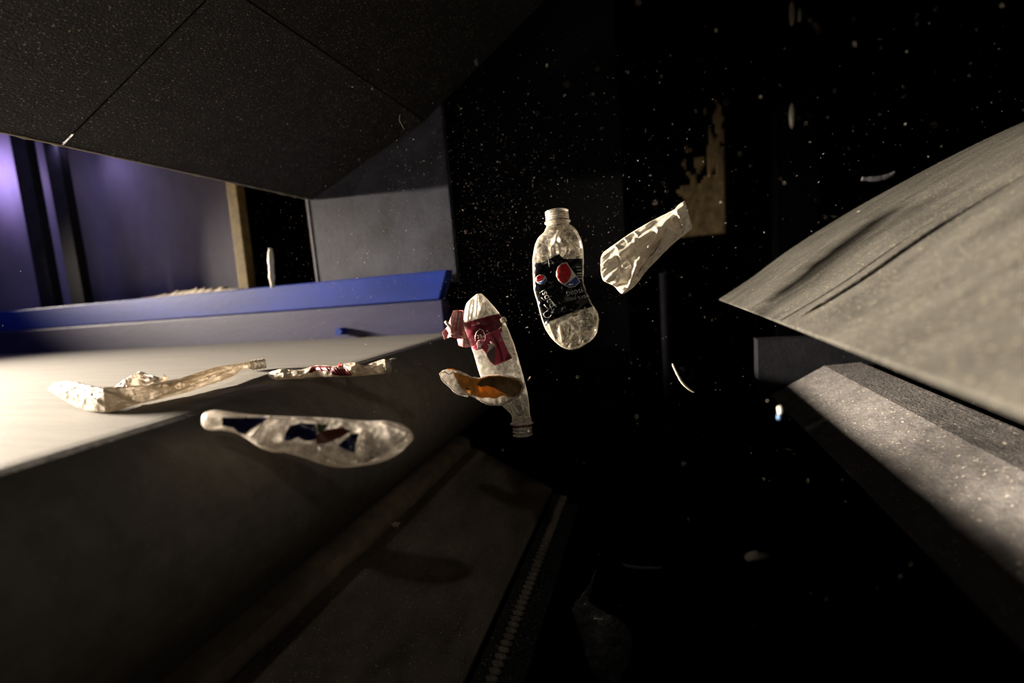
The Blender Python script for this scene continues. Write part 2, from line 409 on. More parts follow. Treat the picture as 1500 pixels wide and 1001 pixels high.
# ================================================================== CHUTE below
def cz(x): return -.374 - .53*(x + .553)
ch = thing('chute', 'dark dirty steel chute sloping down below the belt roller', 'chute', (-.4, .4, cz(-.25)))
link_mesh('raised_lip', *extrude_profile([(-.562, cz(-.562)-.008), (-.555, cz(-.555)+.008), (-.484, cz(-.484)+.012), (-.480, cz(-.480)-.002), (-.480, cz(-.480)-.02)], -.45, 1.085), M['chute_lip'], ch)
link_mesh('chute_floor', *extrude_profile([(-.473, cz(-.473)-.004), (-.265, cz(-.265)), (-.265, cz(-.265)-.006), (-.473, cz(-.473)-.010)], -.45, 1.085), M['chute'], ch)
link_mesh('side_flange', *extrude_profile([(-.258, cz(-.258)-.004), (-.20, cz(-.20)-.012), (-.20, cz(-.2)-.018), (-.258, cz(-.258)-.010)], -.45, 1.085), M['hood'], ch)
V = []; Fs = []
nw = 150
for i in range(nw*4+1):
    y = .1 + .98*i/(nw*4)
    r = .0055 + .0022*math.cos(2*math.pi*i/8)
    for k in range(8):
        a = 2*math.pi*k/8
        V.append(Vector((-.236 + r*1.5*math.cos(a), y, cz(-.236)-.004 + r*.8*math.sin(a))))
for i in range(nw*4):
    for k in range(8): Fs.append((i*8+k, i*8+(k+1) % 8, i*8+8+(k+1) % 8, i*8+8+k))
o = link_mesh('weld_bead', V, Fs, M['chute'], ch, smooth=True); o['label'] = 'rippled weld bead along the right edge'
# rust patch, post and its bolts on the back wall
v, f = box_vf(.06, .29, 1.74, 1.76, .12, .62); V = []; Fs = []
V = []; nx, nz = 26, 40
P = {}
for j in range(nz+1):
    for i in range(nx+1):
        P[i, j] = len(V); V.append(Vector((.075+.175*i/nx, 1.744+.002*noise.noise(Vector((i*.4, j*.4, 0))), .118+.44*j/nz)))
for j in range(nz):
    for i in range(nx):
        u = i/nx; t = j/nz
        if t > .38 and noise.noise(Vector((i*.33, j*.25, 5)))*1.0 + (u-.55)*1.4 - (t-.55)*1.2 < .05: continue
        if t <= .38 and u < .16 + .14*noise.noise(Vector((j*.4, 1, 2))): continue
        Fs.append((P[i, j], P[i+1, j], P[i+1, j+1], P[i, j+1]))
used = sorted({k for q in Fs for k in q}); mp = {k: i for i, k in enumerate(used)}
rp = link_mesh('rust_patch', [V[k] for k in used], [tuple(mp[k] for k in q) for q in Fs], M['rust'], smooth=True)
s = rp.modifiers.new('thickness', 'SOLIDIFY'); s.thickness = .004
tag(rp, 'brown rusty patch on the dark wall above the white scrap, ragged at its top', 'rust patch')
bp_ = bevel(link_mesh('backing_panel', *box_vf(-.10, .246, 1.752, 1.80, .10, 1.3), M['black']), .003)
tag(bp_, 'black steel panel carrying the brown rusty patch', 'panel')
pr = thing('wall_post', 'black steel post on the back wall with pairs of pale bolts', 'post', (.45, 1.72, -1.2))
bevel(link_mesh('post_body', *box_vf(.40, .52, 1.725, 1.80, -1.2, 1.6), M['black'], pr), .004)
for px, py, ln in ((1160, 20, .035), (1171, 22, .02), (1160, 170, .038)):
    c = atY(px, py, 1.71)
    V, Fs = [], []
    for k in range(11):
        t = -1 + 2*k/10; r = .0085*math.sqrt(max(.02, 1-t*t))*(1 if ln > .03 else .7)
        for a in range(10):
            an = a*math.pi/5; V.append(Vector((c.x + r*math.cos(an), c.y + r*math.sin(an), c.z + ln*t)))
    for k in range(10):
        for a in range(10): Fs.append((k*10+a, k*10+(a+1) % 10, k*10+10+(a+1) % 10, k*10+10+a))
    o = link_mesh('bolt', V, Fs, M['worn'], pr, smooth=True); o['label'] = 'pale bare bolt'
vp = link_mesh('conduit', *cyl_y(0, 0, .001, 0, 1, 3), M['panel']); bpy.data.objects.remove(vp)
V, Fs = [], []
for z in (-.55, .0):
    for a in range(16): V.append(Vector((.042+.016*math.cos(a*math.pi/8), 1.66+.016*math.sin(a*math.pi/8), z)))
for a in range(16): Fs.append((a, (a+1) % 16, 16+(a+1) % 16, 16+a))
Fs += [tuple(range(16)), tuple(range(16, 32))]
tag(link_mesh('conduit', V, Fs, M['post'], smooth=False), 'slim dim blue-grey vertical pipe in the dark below the rusty patch', 'pipe')

# ================================================================== LOOSE SCRAPS
def strand(name, pts, rad, mat, label, cat, flat=.5, group=None):
    L = smooth_line(pts, 8); V = []; Fs = []; m = 8; n = len(L)
    vd = (sum(L, Vector())/n).normalized()
    for i, p in enumerate(L):
        t = (L[min(i+1, n-1)] - L[max(i-1, 0)]).normalized()
        s = t.cross(vd).normalized(); q = s.cross(t)
        r = rad*(.55+.45*math.sin(math.pi*min(1, .08+i/n)))*(1+.35*noise.noise(Vector((i*.5, 0, len(name)))))
        for k in range(m):
            a = 2*math.pi*k/m; V.append(p + s*r*math.cos(a) + q*r*flat*math.sin(a))
    for i in range(n-1):
        for k in range(m): Fs.append((i*m+k, i*m+(k+1) % m, (i+1)*m+(k+1) % m, (i+1)*m+k))
    Fs += [tuple(range(m)), tuple(range((n-1)*m, n*m))]
    return tag(link_mesh(name, V, Fs, mat, smooth=True), label, cat, group)
strand('twig', [at(985, 533, .70), at(991, 546, .70), at(999, 560, .70), at(1009, 570, .70), at(1017, 575, .70)], .0019, M['cream'], 'thin curved pale twig falling in the dark, right of the bottles', 'twig')
strand('paper_scrap', [at(689, 66, 1.1), at(694, 80, 1.1), at(699, 96, 1.1)], .006, M['grey'], 'faint grey scrap high up in the dark above the falling bottles', 'scrap', .5)
strand('fibre', [at(586, 168, .8), at(585, 176, .8), at(589, 184, .8), at(592, 190, .8)], .0006, M['cream'], 'hair-thin pale fibre floating below the hood', 'fibre')
strand('paper_strip', [atY(396, 364, 1.0), atY(397.5, 394, 1.0), atY(399.5, 422, 1.0)], .0075, M['white'], 'narrow white strip upright in the dark opening above the rail', 'strip')
strand('plastic_strip', [atY(1262, 262, 1.25), atY(1285, 262, 1.25), atY(1302, 258, 1.25), atY(1311, 252, 1.25)], .006, M['grey'], 'dim grey strip hanging behind the top edge of the deflector plate', 'strip')
strand('plastic_scrap', [at(1141, 596, .40), at(1143, 601, .40), at(1142, 607, .40)], .0022, M['white'], 'small white scrap in front of the splitter bar tip', 'scrap', .8)
strand('plastic_scrap', [at(1141, 608, .40), at(1141, 615, .40)], .0018, M['bluescrap'], 'small blue scrap hanging just under the small white scrap', 'scrap', .8)
strand('paper_scrap', [at(1092, 820, 1.1), at(1103, 814, 1.1), at(1114, 815, 1.1), at(1126, 814, 1.1)], .011, M['cream'], 'yellowish paper scrap lying in the dark at lower right', 'scrap', .7)
strand('wire_scrap', [at(912, 827, 1.1), at(922, 830, 1.1), at(940, 832, 1.1), at(970, 832, 1.1)], .004, M['grey'], 'dim bent scrap in the dark right of the chute', 'scrap', .7)
# flake on the chute
def on_chute(px, py):
    r = ray(px, py); k = (-.374 - .53*.553 - .003) / (r.z + .53*r.x); return r*k
c = on_chute(578, 770)
outl = [(570, 768), (575, 770), (578, 767), (583, 768), (587, 768), (584, 771), (583, 774), (576, 774), (574, 771)]
V = [on_chute(*q)+Vector((0, 0, .002)) for q in outl] + [on_chute(*q)+Vector((0, 0, .0035)) for q in outl]; k = len(outl)
tag(link_mesh('leaf_flake', V, [tuple(range(k)), tuple(range(k, 2*k))]+[(i, (i+1) % k, k+(i+1) % k, k+i) for i in range(k)], M['cream']), 'small pale orange flake lying on the dark chute floor', 'flake')

# ================================================================== CRUSHED BOTTLES
def lerp_rows(rows, n):
    P = [Vector(r[:4]) for r in rows]; out = []
    k = len(rows)-1
    # arc-length-ish parameter
    d = [0]
    for i in range(k):
        a = (P[i].x+P[i].z)/2, (P[i].y+P[i].w)/2; b = (P[i+1].x+P[i+1].z)/2, (P[i+1].y+P[i+1].w)/2
        d.append(d[-1] + max(1.0, math.hypot(a[0]-b[0], a[1]-b[1])))
    for s in range(n+1):
        t = d[-1]*s/n; i = 0
        while i < k-1 and t > d[i+1]: i += 1
        u = (t-d[i])/(d[i+1]-d[i])
        p0 = P[max(i-1, 0)]; p1 = P[i]; p2 = P[i+1]; p3 = P[min(i+2, k)]
        m1 = (p2-p0)*.5; m2 = (p3-p1)*.5
        h = (2*u**3-3*u*u+1)*p1 + (u**3-2*u*u+u)*m1 + (-2*u**3+3*u*u)*p2 + (u**3-u*u)*m2
        extra = [rows[i][q]*(1-u)+rows[i+1][q]*u for q in (4, 5)]
        out.append((h.x, h.y, h.z, h.w, *extra, s/n))
    return out
def seg_dist(px, py, s):
    (x0, y0), (x1, y1) = s[0], s[1]
    dx, dy = x1-x0, y1-y0; t = max(0, min(1, ((px-x0)*dx+(py-y0)*dy)/(dx*dx+dy*dy+1e-9)))
    return math.hypot(px-x0-t*dx, py-y0-t*dy)
def body(name, rows, mat, root, seed=1, n=150, m=96, amp=.003, fq=45, ridges=(), edge_w=0, cr_noise=.0, extra=None, power=.8, cap=True, jit=.4):
    """rows: left px, left py, right px, right py, half thickness (m), depth (m)"""
    R = lerp_rows(rows, n); V = []; A = []; Fs = []
    for (lx, ly, rx, ry, th, D, s) in R:
        jl = jit*noise.noise(Vector((s*22, seed, 0))); jr = jit*noise.noise(Vector((s*22, seed, 9)))
        lx += jl; rx += jr
        for k in range(m):
            a = 2*math.pi*k/m; c = math.cos(a); sn = math.sin(a)
            u = .5 - .5*c
            px = lx + (rx-lx)*u; py = ly + (ry-ly)*u
            base = at(px, py, D); vd = base.normalized()
            w_ = (abs(sn)**power)*(1 if sn >= 0 else -1)
            q = base*fq + Vector((seed*3.1, 0, 0 if sn >= 0 else 7))
            d = amp*(noise.fractal(q, 1, 2, 3)*.8 + (.5-abs(noise.noise(q*.6+Vector((5, 5, 5)))))*.9)
            cr = 0
            for rg in ridges:
                dist = seg_dist(px, py, rg)
                if dist < 3*rg[2]:
                    g = math.exp(-(dist/rg[2])**2); d += rg[3]*g
                    if rg[3] > 0: cr = max(cr, rg[4]*math.exp(-(dist/(rg[2]*.45))**2))
            if extra: d += extra(px, py, s, u)
            if cr_noise:
                rn = 1-abs(noise.noise(q*1.5+Vector((1, 8, 3))))*2
                cr = max(cr, cr_noise*max(0, rn-.72)*3.5)
            e = min(u, 1-u)*math.hypot(rx-lx, ry-ly)
            if edge_w: cr = max(cr, .9*math.exp(-(e/edge_w)**2))
            lim = abs(sn)**.5
            P = base - vd*(w_*th) - vd*(d*lim*(1 if sn >= 0 else -1))
            V.append(P); A.append(max(0, min(1, cr)))
    for i in range(n):
        for k in range(m): Fs.append((i*m+k, i*m+(k+1) % m, (i+1)*m+(k+1) % m, (i+1)*m+k))
    if cap:
        for b in (0, n):
            c = sum((V[b*m+k] for k in range(m)), Vector())/m; V.append(c); A.append(.3)
            for k in range(m): Fs.append((b*m+k, b*m+(k+1) % m, len(V)-1))
    o = link_mesh(name, V, Fs, mat, root, smooth=True, attr=A)
    return o, BVHTree.FromPolygons(V, Fs), Vector((sum((r[0]+r[2])/2 for r in R)/len(R), sum((r[1]+r[3])/2 for r in R)/len(R)))
def grid_poly(poly, step):
    bm = bmesh.new(); vs = [bm.verts.new((x, y, 0)) for x, y in poly]; bm.faces.new(vs)
    bmesh.ops.triangulate(bm, faces=bm.faces[:])
    for ax in (0, 1):
        lo = min(p[ax] for p in poly); hi = max(p[ax] for p in poly); k = lo + step
        while k < hi:
            co = [0, 0, 0]; co[ax] = k; no = [0, 0, 0]; no[ax] = 1
            bmesh.ops.bisect_plane(bm, geom=bm.verts[:]+bm.edges[:]+bm.faces[:], plane_co=co, plane_no=no); k += step
    bmesh.ops.remove_doubles(bm, verts=bm.verts[:], dist=1e-3)
    V = [(v.co.x, v.co.y) for v in bm.verts]; bm.verts.index_update()
    Fs = [tuple(v.index for v in f.verts) for f in bm.faces]; bm.free(); return V, Fs
def drape(name, V2, Fs, bvh, mat, root, off=.0006, back=False, centre=None, thick=.0002, D0=.68):
    if centre is None: centre = (sum(v[0] for v in V2)/len(V2), sum(v[1] for v in V2)/len(V2))
    V = []
    for x, y in V2:
        hit = None; t = 0
        while hit is None and t < .6:
            qx = x + (centre[0]-x)*t; qy = y + (centre[1]-y)*t
            r = ray(qx, qy).normalized()
            if back: h = bvh.ray_cast(r*3, -r)
            else: h = bvh.ray_cast(Vector((0, 0, 0)), r)
            if h[0] is not None: hit = h[0] + (r if back else -r)*off
            t += .01
        V.append(hit if hit is not None else at(x, y, D0))
    o = link_mesh(name, V, Fs, mat, root, smooth=True)
    s = o.modifiers.new('thickness', 'SOLIDIFY'); s.thickness = thick; s.offset = 0
    return o
def decal(name, poly, bvh, mat, root, off=.0006, step=2.2, back=False, **k):
    V2, Fs = grid_poly(poly, step); return drape(name, V2, Fs, bvh, mat, root, off, back, **k)
def text_px(s, size, origin, ang, squash=1.0):
    cu = bpy.data.curves.new('lettering', 'FONT'); cu.body = s; cu.size = 1; cu.resolution_u = 3
    ob = bpy.data.objects.new('lettering', cu); COL.objects.link(ob)
    dg = bpy.context.evaluated_depsgraph_get(); me = bpy.data.meshes.new_from_object(ob.evaluated_get(dg))
    ca, sa = math.cos(ang), math.sin(ang); V2 = []
    for v in me.vertices:
        x = v.co.x*size*squash; y = -v.co.y*size
        V2.append((origin[0] + x*ca - y*sa, origin[1] + x*sa + y*ca))
    Fs = [tuple(p.vertices) for p in me.polygons]
    bpy.data.objects.remove(ob); bpy.data.meshes.remove(me); bpy.data.curves.remove(cu)
    return V2, Fs
def line_poly(pts, wd):
    L = [Vector(p) for p in pts]; a = []; b = []
    for i, p in enumerate(L):
        t = (L[min(i+1, len(L)-1)] - L[max(i-1, 0)]).normalized(); n_ = Vector((-t.y, t.x))*wd/2
        a.append(p+n_); b.append(p-n_)
    V2 = [(p.x, p.y) for p in a+b]; n = len(L)
    return V2, [(i, i+1, n+i+1, n+i) for i in range(n-1)]
def neck_part(name, A, B, prof, mat, root, m=40):
    """turned neck from A to B; prof: (t, radius in m)"""
    ax = (B-A); L = ax.length; ax.normalize(); s = ax.cross(A.normalized()).normalized(); q = s.cross(ax)
    V = []; Fs = []
    for t, r in prof:
        for k in range(m):
            a = 2*math.pi*k/m; V.append(A + ax*(t*L) + (s*math.cos(a)+q*math.sin(a))*r)
    for i in range(len(prof)-1):
        for k in range(m): Fs.append((i*m+k, i*m+(k+1) % m, (i+1)*m+(k+1) % m, (i+1)*m+k))
    o = link_mesh(name, V, Fs, mat, root, smooth=True)
    sd = o.modifiers.new('thickness', 'SOLIDIFY'); sd.thickness = .0008; sd.offset = -1
    return o
def threads(r, n, amp, a=0., b=1.):
    return [(a+(b-a)*i/(n*6), r + amp*max(0, math.sin(2*math.pi*i/6))) for i in range(n*6+1)]

# ---- bottle with the black label
D1 = .68
rt = thing('plastic_bottle', 'crushed clear plastic bottle with a black label, open neck up, falling in mid-air', 'bottle', at(836, 513, D1))
rows = [(799, 335, 834, 329, .016), (797, 340, 838, 331, .017), (789, 348, 845, 338, .017), (784, 358, 851, 351, .016), (781.5, 370, 854, 362, .015),
        (780, 384, 855, 378, .014), (781, 410, 855, 400, .013), (782, 425, 855, 414, .012), (787, 443, 861, 431, .012), (791, 459, 868, 446, .013),
        (797, 478, 876, 460, .015), (803, 489, 877, 475, .017), (810, 498, 873, 490, .018), (819, 506, 866, 499, .016), (828, 511, 856, 506, .012), (836, 513, 847, 511, .006)]
rows = [r + (D1,) for r in rows]
rg = [((819, 338), (807, 364), 2.6, .004, .9), ((827, 346), (842, 362), 2.2, .003, .8), ((807, 364), (808, 374), 2.5, .003, .8), ((842, 362), (850, 376), 2.2, .003, .7),
      ((815, 350), (820, 370), 5, .006, .25), ((832, 366), (826, 376), 4, -.005, 0),
      ((799, 478), (808, 465), 1.6, .002, 1.0), ((804, 475), (812, 497), 2.2, .0035, .9), ((820, 478), (823, 500), 2.4, .0035, .8), ((835, 480), (832, 505), 3, -.004, 0),
      ((834, 473), (846, 486), 2.2, .003, .7), ((850, 482), (851, 501), 2.2, .003, .8), ((868, 483), (860, 500), 2.4, .0035, .7), ((830, 500), (838, 494), 2.5, .003, .9),
      ((860, 452), (874, 462), 2, .002, .5), ((812, 466), (845, 462), 4, -.004, 0), ((783, 400), (784, 430), 1.4, .001, .6)]
b1, bv1, c1 = body('bottle_body', rows, M['clear'], rt, 3, 190, 120, .0032, 60, rg, edge_w=1.5, cr_noise=.38)
A = at(815.5, 309.5, D1); B = at(817.3, 333, D1)
pxm = D1/FPX
neck_part('neck', A, B, threads(15.6*pxm, 4, 1.9*pxm, 0, .58)+[(.62, 15.4*pxm), (.66, 19*pxm), (.72, 19*pxm), (.76, 15.8*pxm), (1.0, 17.5*pxm)], M['neck'], rt)
o = neck_part('neck_ring', A + (B-A)*.615, A + (B-A)*.69, [(0, 17*pxm), (.2, 18.6*pxm), (.8, 18.6*pxm), (1, 17*pxm)], M['blackring'], rt); o['label'] = 'thin black ring'
lab = [(782.6, 385.5), (794, 385), (806, 379), (818.5, 372), (826, 379.5), (854.4, 379), (854.3, 400), (854.5, 413), (860.6, 431), (869, 449), (860, 452), (845, 455), (830, 461), (815, 467), (806, 470), (798.5, 478), (795, 468), (792, 459), (788.6, 443), (783.6, 425), (782.4, 405)]
lo = decal('label', lab, bv1, M['pepsi_black'], rt, .0007, 2.0); lo['label'] = 'glossy black label with a red, white and blue round emblem'
decal('label', lab, bv1, M['pepsi_black'], rt, .0007, 3.0, back=True)
def sub(name, poly, mat, bvh, parent, off, step=2.0):
    o = decal(name, poly, bvh, mat, parent, off, step); o.parent = parent.parent; loc = parent.parent.location
    o.parent = parent; return o
E_ = [(830, 384), (822, 386.5), (817, 391), (814.6, 398), (814.6, 405), (818, 411.5), (824, 416.6), (828, 419), (834, 421.5), (842, 420.3), (849.8, 413.2), (845, 405), (839, 397), (834, 390)]
sub('emblem', E_, M['ink_white'], bv1, lo, .0011)
sub('emblem_red', [(829, 385.3), (833, 390.5), (836, 396.5), (836.8, 402), (834.5, 408.5), (830.5, 413.6), (825.5, 415.8), (820.2, 411.8), (816, 406), (815.9, 399), (818, 392), (822.5, 387.5)], M['red'], bv1, lo, .0015)
sub('emblem_blue', [(844, 405), (849, 413), (841.5, 419.4), (834, 420.3), (827.8, 417.2), (836.5, 411.2)], M['ink_blue'], bv1, lo, .0015)
sub('emblem_glint', [(833, 416.6), (837, 415.5), (840, 416.2), (838, 418.2), (834, 418.4)], M['ink_white'], bv1, lo, .0018, 3)  # highlight on the blue, painted as a white patch
sub('small_emblem', [(792.5+8*math.cos(a)*1.06, 409.4+6.9*math.sin(a)) for a in [i*math.pi/9 for i in range(18)]], M['ink_white'], bv1, lo, .0011)
sub('small_emblem_red', [(785, 411), (785.5, 406.5), (789, 403.4), (793.5, 403), (797, 404.3), (796.2, 407.5), (793, 411), (788.5, 413)], M['red'], bv1, lo, .0015)
sub('small_emblem_blue', [(800.2, 407), (800, 411.5), (796.5, 415), (791.5, 415.8), (787.5, 414.6), (792.5, 413.2), (797, 410.6)], M['ink_blue'], bv1, lo, .0015)
def letter(name, s, size, org, ang, bvh, mat, lo, off=.0013, sq=1.0):
    V2, Fs = text_px(s, size, org, math.radians(ang), sq)
    o = drape(name, V2, Fs, bvh, mat, lo, off, thick=.0001); return o
letter('lettering', 'pepsi', 13.0, (830, 433.5), -12, bv1, M['ink_grey'], lo, .0013, .92)
letter('lettering', 'ZERO SUGAR', 6.2, (828.8, 441.5), -10, bv1, M['ink_grey'], lo, .0013, 1.0)
letter('lettering', 'pepsi', 15.0, (812.5, 449), -119, bv1, M['ink_grey'], lo, .0013, .95)
for i, (x, y) in enumerate(((847.5, 391), (848.3, 395.5), (848.8, 400.5), (849.2, 404), (849.5, 408))):
    V2, Fs = line_poly([(x-3.6, y+.3), (x+3.2, y)], (1.6, 1.1, 2.0, .9, 1.6)[i]); drape('print_mark', V2, Fs, bv1, M['ink_grey'], lo, .0013, thick=.0001)
for i, (x0, y0, x1, y1, wd) in enumerate(((797, 446, 803, 453, 1.7), (808, 441, 815, 450, 1.5), (793, 436, 798, 441, .9), (806, 448, 809, 455, 1.2), (800, 457, 806, 451, .8), (812, 452, 809, 459, .9), (803.5, 380, 804.5, 391, .8))):
    V2, Fs = line_poly([(x0, y0), ((x0+x1)/2, (y0+y1)/2), (x1, y1)], wd); drape('print_mark', V2, Fs, bv1, M['ink_grey'], lo, .0013, thick=.0001)
V2, Fs = line_poly([(802+5.5*math.cos(a), 461+4.5*math.sin(a)) for a in [i*math.pi/10 for i in range(17)]], .8); drape('print_mark', V2, Fs, bv1, M['ink_grey'], lo, .0013, thick=.0001)

# ---- white scrap to the right
D2 = .70
rt = thing('plastic_scrap', 'crushed opaque cream plastic bottle piece with pleated end, tumbling right of the black-labelled bottle', 'scrap', at(915, 430, D2))
rows = [(880, 378, 879.5, 396, .003), (884, 370, 884, 411, .006), (896, 361, 899, 419, .009), (907, 353, 911, 430.5, .010), (920, 344, 924, 424, .011), (932, 336.5, 935, 413, .012),
        (945, 329, 946, 398, .012), (956, 323, 960, 383.5, .012), (968, 317, 976, 367, .011), (980, 311, 990, 354, .010), (989, 306, 1002, 345, .009), (994, 300, 1009, 339, .008), (1000, 296, 1014, 334, .006), (1003, 294, 1013, 328, .002)]
rows = [r + (D2,) for r in rows]
rg = [((990, 312), (962, 335), 4, 0.0076, .0), ((962, 336), (930, 352), 3.2, 0.0114, .4), ((930, 352), (907, 374), 3.2, 0.0095, .35), ((966, 338), (950, 362), 3.0, 0.0114, .5), ((950, 362), (934, 384), 2.6, 0.0114, .6),
      ((934, 384), (921, 419), 2.8, 0.0133, .7), ((985, 340), (968, 362), 4, 0.0095, .3), ((968, 362), (944, 392), 2.4, 0.0095, .5), ((975, 338), (955, 372), 2.6, -0.0133, 0), ((955, 372), (932, 404), 2.6, -0.0114, 0),
      ((993, 312), (1000, 330), 3.5, 0.0114, .6), ((1000, 330), (992, 343), 3, 0.0076, .3), ((986, 322), (990, 336), 2.5, -0.0095, 0), ((932, 366), (938, 380), 2, 0.0076, .9), ((918, 376), (926, 388), 1.8, -0.0076, 0), ((905, 377), (910, 398), 1.8, -0.0076, 0),
      ((911, 430), (922, 425), 5, 0.0076, .6), ((900, 418), (920, 416), 2.0, -0.0076, 0), ((915, 349), (919, 354), 1.3, 0.0057, .9), ((929, 340), (934, 345), 1.3, 0.0057, .9), ((901, 360), (905, 364), 1.3, 0.0057, .9)]
def pleats(px, py, s, u):
    k = max(0, 1-(px-879)/19)
    a = (px*.78-py*.62); b = (px*.62+py*.78)
    return .0016*k*math.sin(py*2.1) + .0095*noise.noise(Vector((a*.028, b*.15, 4))) + .002*noise.noise(Vector((a*.06, b*.35, 9)))
body('scrap_body', rows, M['milky'], rt, 11, 150, 100, .0026, 55, rg, edge_w=1.0, cr_noise=.1, extra=pleats)

# ---- bottle with the raspberry label, neck down
D3 = .66
rt = thing('plastic_bottle', 'flattened clear plastic bottle with torn maroon label, neck down, falling in mid-air', 'bottle', at(765, 640, D3))
rows = [(698, 431, 705, 430, .003), (689, 438.5, 711, 435.5, .006), (683, 446, 717, 442, .009), (680, 459, 726, 452, .010), (678.5, 472, 733, 461, .010), (683.5, 490, 741, 475, .009),
        (690, 508, 748, 491, .009), (695, 523, 755, 510, .009), (700, 540, 761, 531, .010), (706, 558, 766, 549, .011), (714, 572, 770, 564, .012), (726, 585, 773, 578, .013),
        (738, 597, 775, 591, .014), (748, 607, 776, 603, .0145), (751.5, 617, 777, 612, .0145)]
rows = [r + (D3,) for r in rows]
rg = [((699, 433), (697, 464), 2.2, .004, .9), ((688, 442), (684, 470), 2.2, .003, .8), ((704, 436), (716, 458), 2.2, .003, .7), ((694, 440), (690, 468), 1.6, -.004, 0), ((708, 445), (700, 468), 3, -.003, 0),
      ((747, 588), (760, 606), 1.8, .002, .7), ((742, 583), (752, 604), 1.8, .002, .5), ((762, 573), (766, 600), 2, .002, .6), ((733, 600), (745, 590), 2, .002, .4)]
b3, bv3, c3 = body('bottle_body', rows, M['clear2'], rt, 5, 170, 100, .0026, 60, rg, edge_w=1.4, cr_noise=.3)
pxm = D3/FPX
A = at(765.8, 638.5, D3); B = at(764, 612, D3)
neck_part('neck', A, B, threads(13.6*pxm, 3, 1.2*pxm, 0, .56)+[(.60, 14*pxm), (.66, 17*pxm), (.71, 17*pxm), (.76, 14*pxm), (.9, 14.5*pxm), (1.0, 14*pxm)], M['neck'], rt)
o = neck_part('neck_ring', A + (B-A)*.60, A + (B-A)*.72, [(0, 15*pxm), (.1, 16.6*pxm), (.8, 16.6*pxm), (1, 15*pxm)], M['maroon'], rt); o['label'] = 'dark red ring'
up = [(679.6, 473), (700, 467.5), (716, 463), (732, 459.5), (736.5, 464), (735, 470), (736, 477), (728, 483), (718, 487), (707, 492), (697, 506.5), (691, 508), (687, 498), (683, 487)]
lo = decal('label', up, bv3, M['maroon'], rt, .0007, 2.2); lo['label'] = 'dark maroon label torn at its lower edge'
decal('label', up, bv3, M['maroon'], rt, .0007, 3, back=True)
dn = [(711, 492), (718, 487), (728, 483), (735.5, 480), (736, 484), (733, 488), (738, 500), (744, 514), (750.6, 525), (738, 531), (724.5, 535.8), (716.5, 529), (711, 517), (704, 509), (700, 513), (697.5, 514), (691, 508.5), (697, 505), (700, 499), (705, 496)]
l2 = decal('torn_label', dn, bv3, M['pink'], rt, .0012, 2.2); l2['label'] = 'raspberry pink lower half of the torn label'
def s3(name, poly, mat, off=.0018): return decal(name, poly, bv3, mat, l2, off, 2.2)
s3('torn_patch', [(698, 503), (703, 500.5), (707, 504), (706, 511), (700, 513)], M['darktorn'])
s3('torn_patch', [(712, 520), (719, 512), (725.5, 509.5), (724.5, 526), (724, 535), (717, 529)], M['darktorn'])
s3('fold_line', [(718, 488), (722, 490), (730, 502), (735, 516), (738, 529), (733, 531), (731, 516), (726, 502)], M['maroon'], .0016)
s3('torn_corner', [(742, 520), (745, 517), (750, 525), (740, 529)], M['maroon'], .0016)
s3('pale_tear', [(714, 514), (719, 503), (721, 500), (722.5, 503), (721, 510), (712, 518)], M['ink_white'], .0014)
V2, Fs = line_poly([(696.5, 500), (695.8, 494), (698, 487), (703, 482), (707.5, 484.5), (710.5, 491), (711.3, 497), (709, 499.5), (704, 498.5), (700, 499.5)], .9)
drape('emblem_outline', V2, Fs, bv3, M['ink_white'], lo, .0019, thick=.0001)
letter('lettering', '23', 7.5, (699.5, 496.5), -14, bv3, M['ink_white'], lo, .0019)
letter('lettering', 'pp', 13, (721, 501), 128, bv3, M['ink_white'], l2, .0022, .85)
V2, Fs = line_poly([(718, 501), (723, 504), (725.5, 509)], 1.4); drape('lettering', V2, Fs, bv3, M['ink_white'], l2, .0022, thick=.0001)
letter('lettering', 'CALORIES', 2.8, (691, 478), -14, bv3, M['flap'], lo, .0016)
# white chip stuck at the right edge
lump('chip', at(737, 469, D3-.012), .0045, .004, .004, M['cream'], 4, .4, rt, 10)['label'] = 'cream chip stuck to the edge'
# loose flap of label at the left
def free_sheet(name, poly, Dfun, mat, root, step=2.2, thick=.0004, attr=None):
    V2, Fs = grid_poly(poly, step)
    V = [at(x, y, Dfun(x, y)) for x, y in V2]
    o = link_mesh(name, V, Fs, mat, root, smooth=True)
    s = o.modifiers.new('thickness', 'SOLIDIFY'); s.thickness = thick; s.offset = 0
    return o, BVHTree.FromPolygons(V, Fs)
fl = [(648, 487), (656, 478), (660, 466), (664, 455), (670, 454.6), (679, 455), (679.5, 472), (684, 490), (689.5, 508), (682, 509.6), (672, 506.5), (669.5, 496), (666, 491), (659, 494), (651, 498)]
fo, fb = free_sheet('label_flap', fl, lambda x, y: D3 + .004 + .004*math.sin((x-648)*.35) + .003*math.sin(y*.21), M['flap'], rt)
fo['label'] = 'pale pink inside of the loose label end'
for (x0, y0, x1, y1, wd, mt) in ((664, 462, 662, 478, 1.4, 'ink_white'), (669, 458, 666, 480, 1.0, 'ink_white'), (674, 458, 670, 484, 1.8, 'ink_white'), (678, 464, 673, 490, .9, 'pink'), (671, 460, 667, 484, .7, 'pink'), (661, 470, 659, 482, .8, 'pink'),
                             (664, 466, 677, 468, .6, 'pink'), (663, 473, 677, 475, .6, 'pink'), (672, 492, 684, 496, 1.4, 'ink_white'), (673, 497, 686, 501, 1.2, 'ink_white'), (673, 501.5, 687, 505.5, 1.1, 'ink_white'), (672, 488, 683, 491, .9, 'maroon'), (674, 494, 686, 499, .8, 'maroon'), (660, 490, 668, 488, 1.8, 'ink_white')):
    V2, Fs = line_poly([(x0, y0), ((x0+x1)/2, (y0+y1)/2+.4), (x1, y1)], wd); drape('print_mark', V2, Fs, fb, M[mt], fo, .0012, thick=.0001)
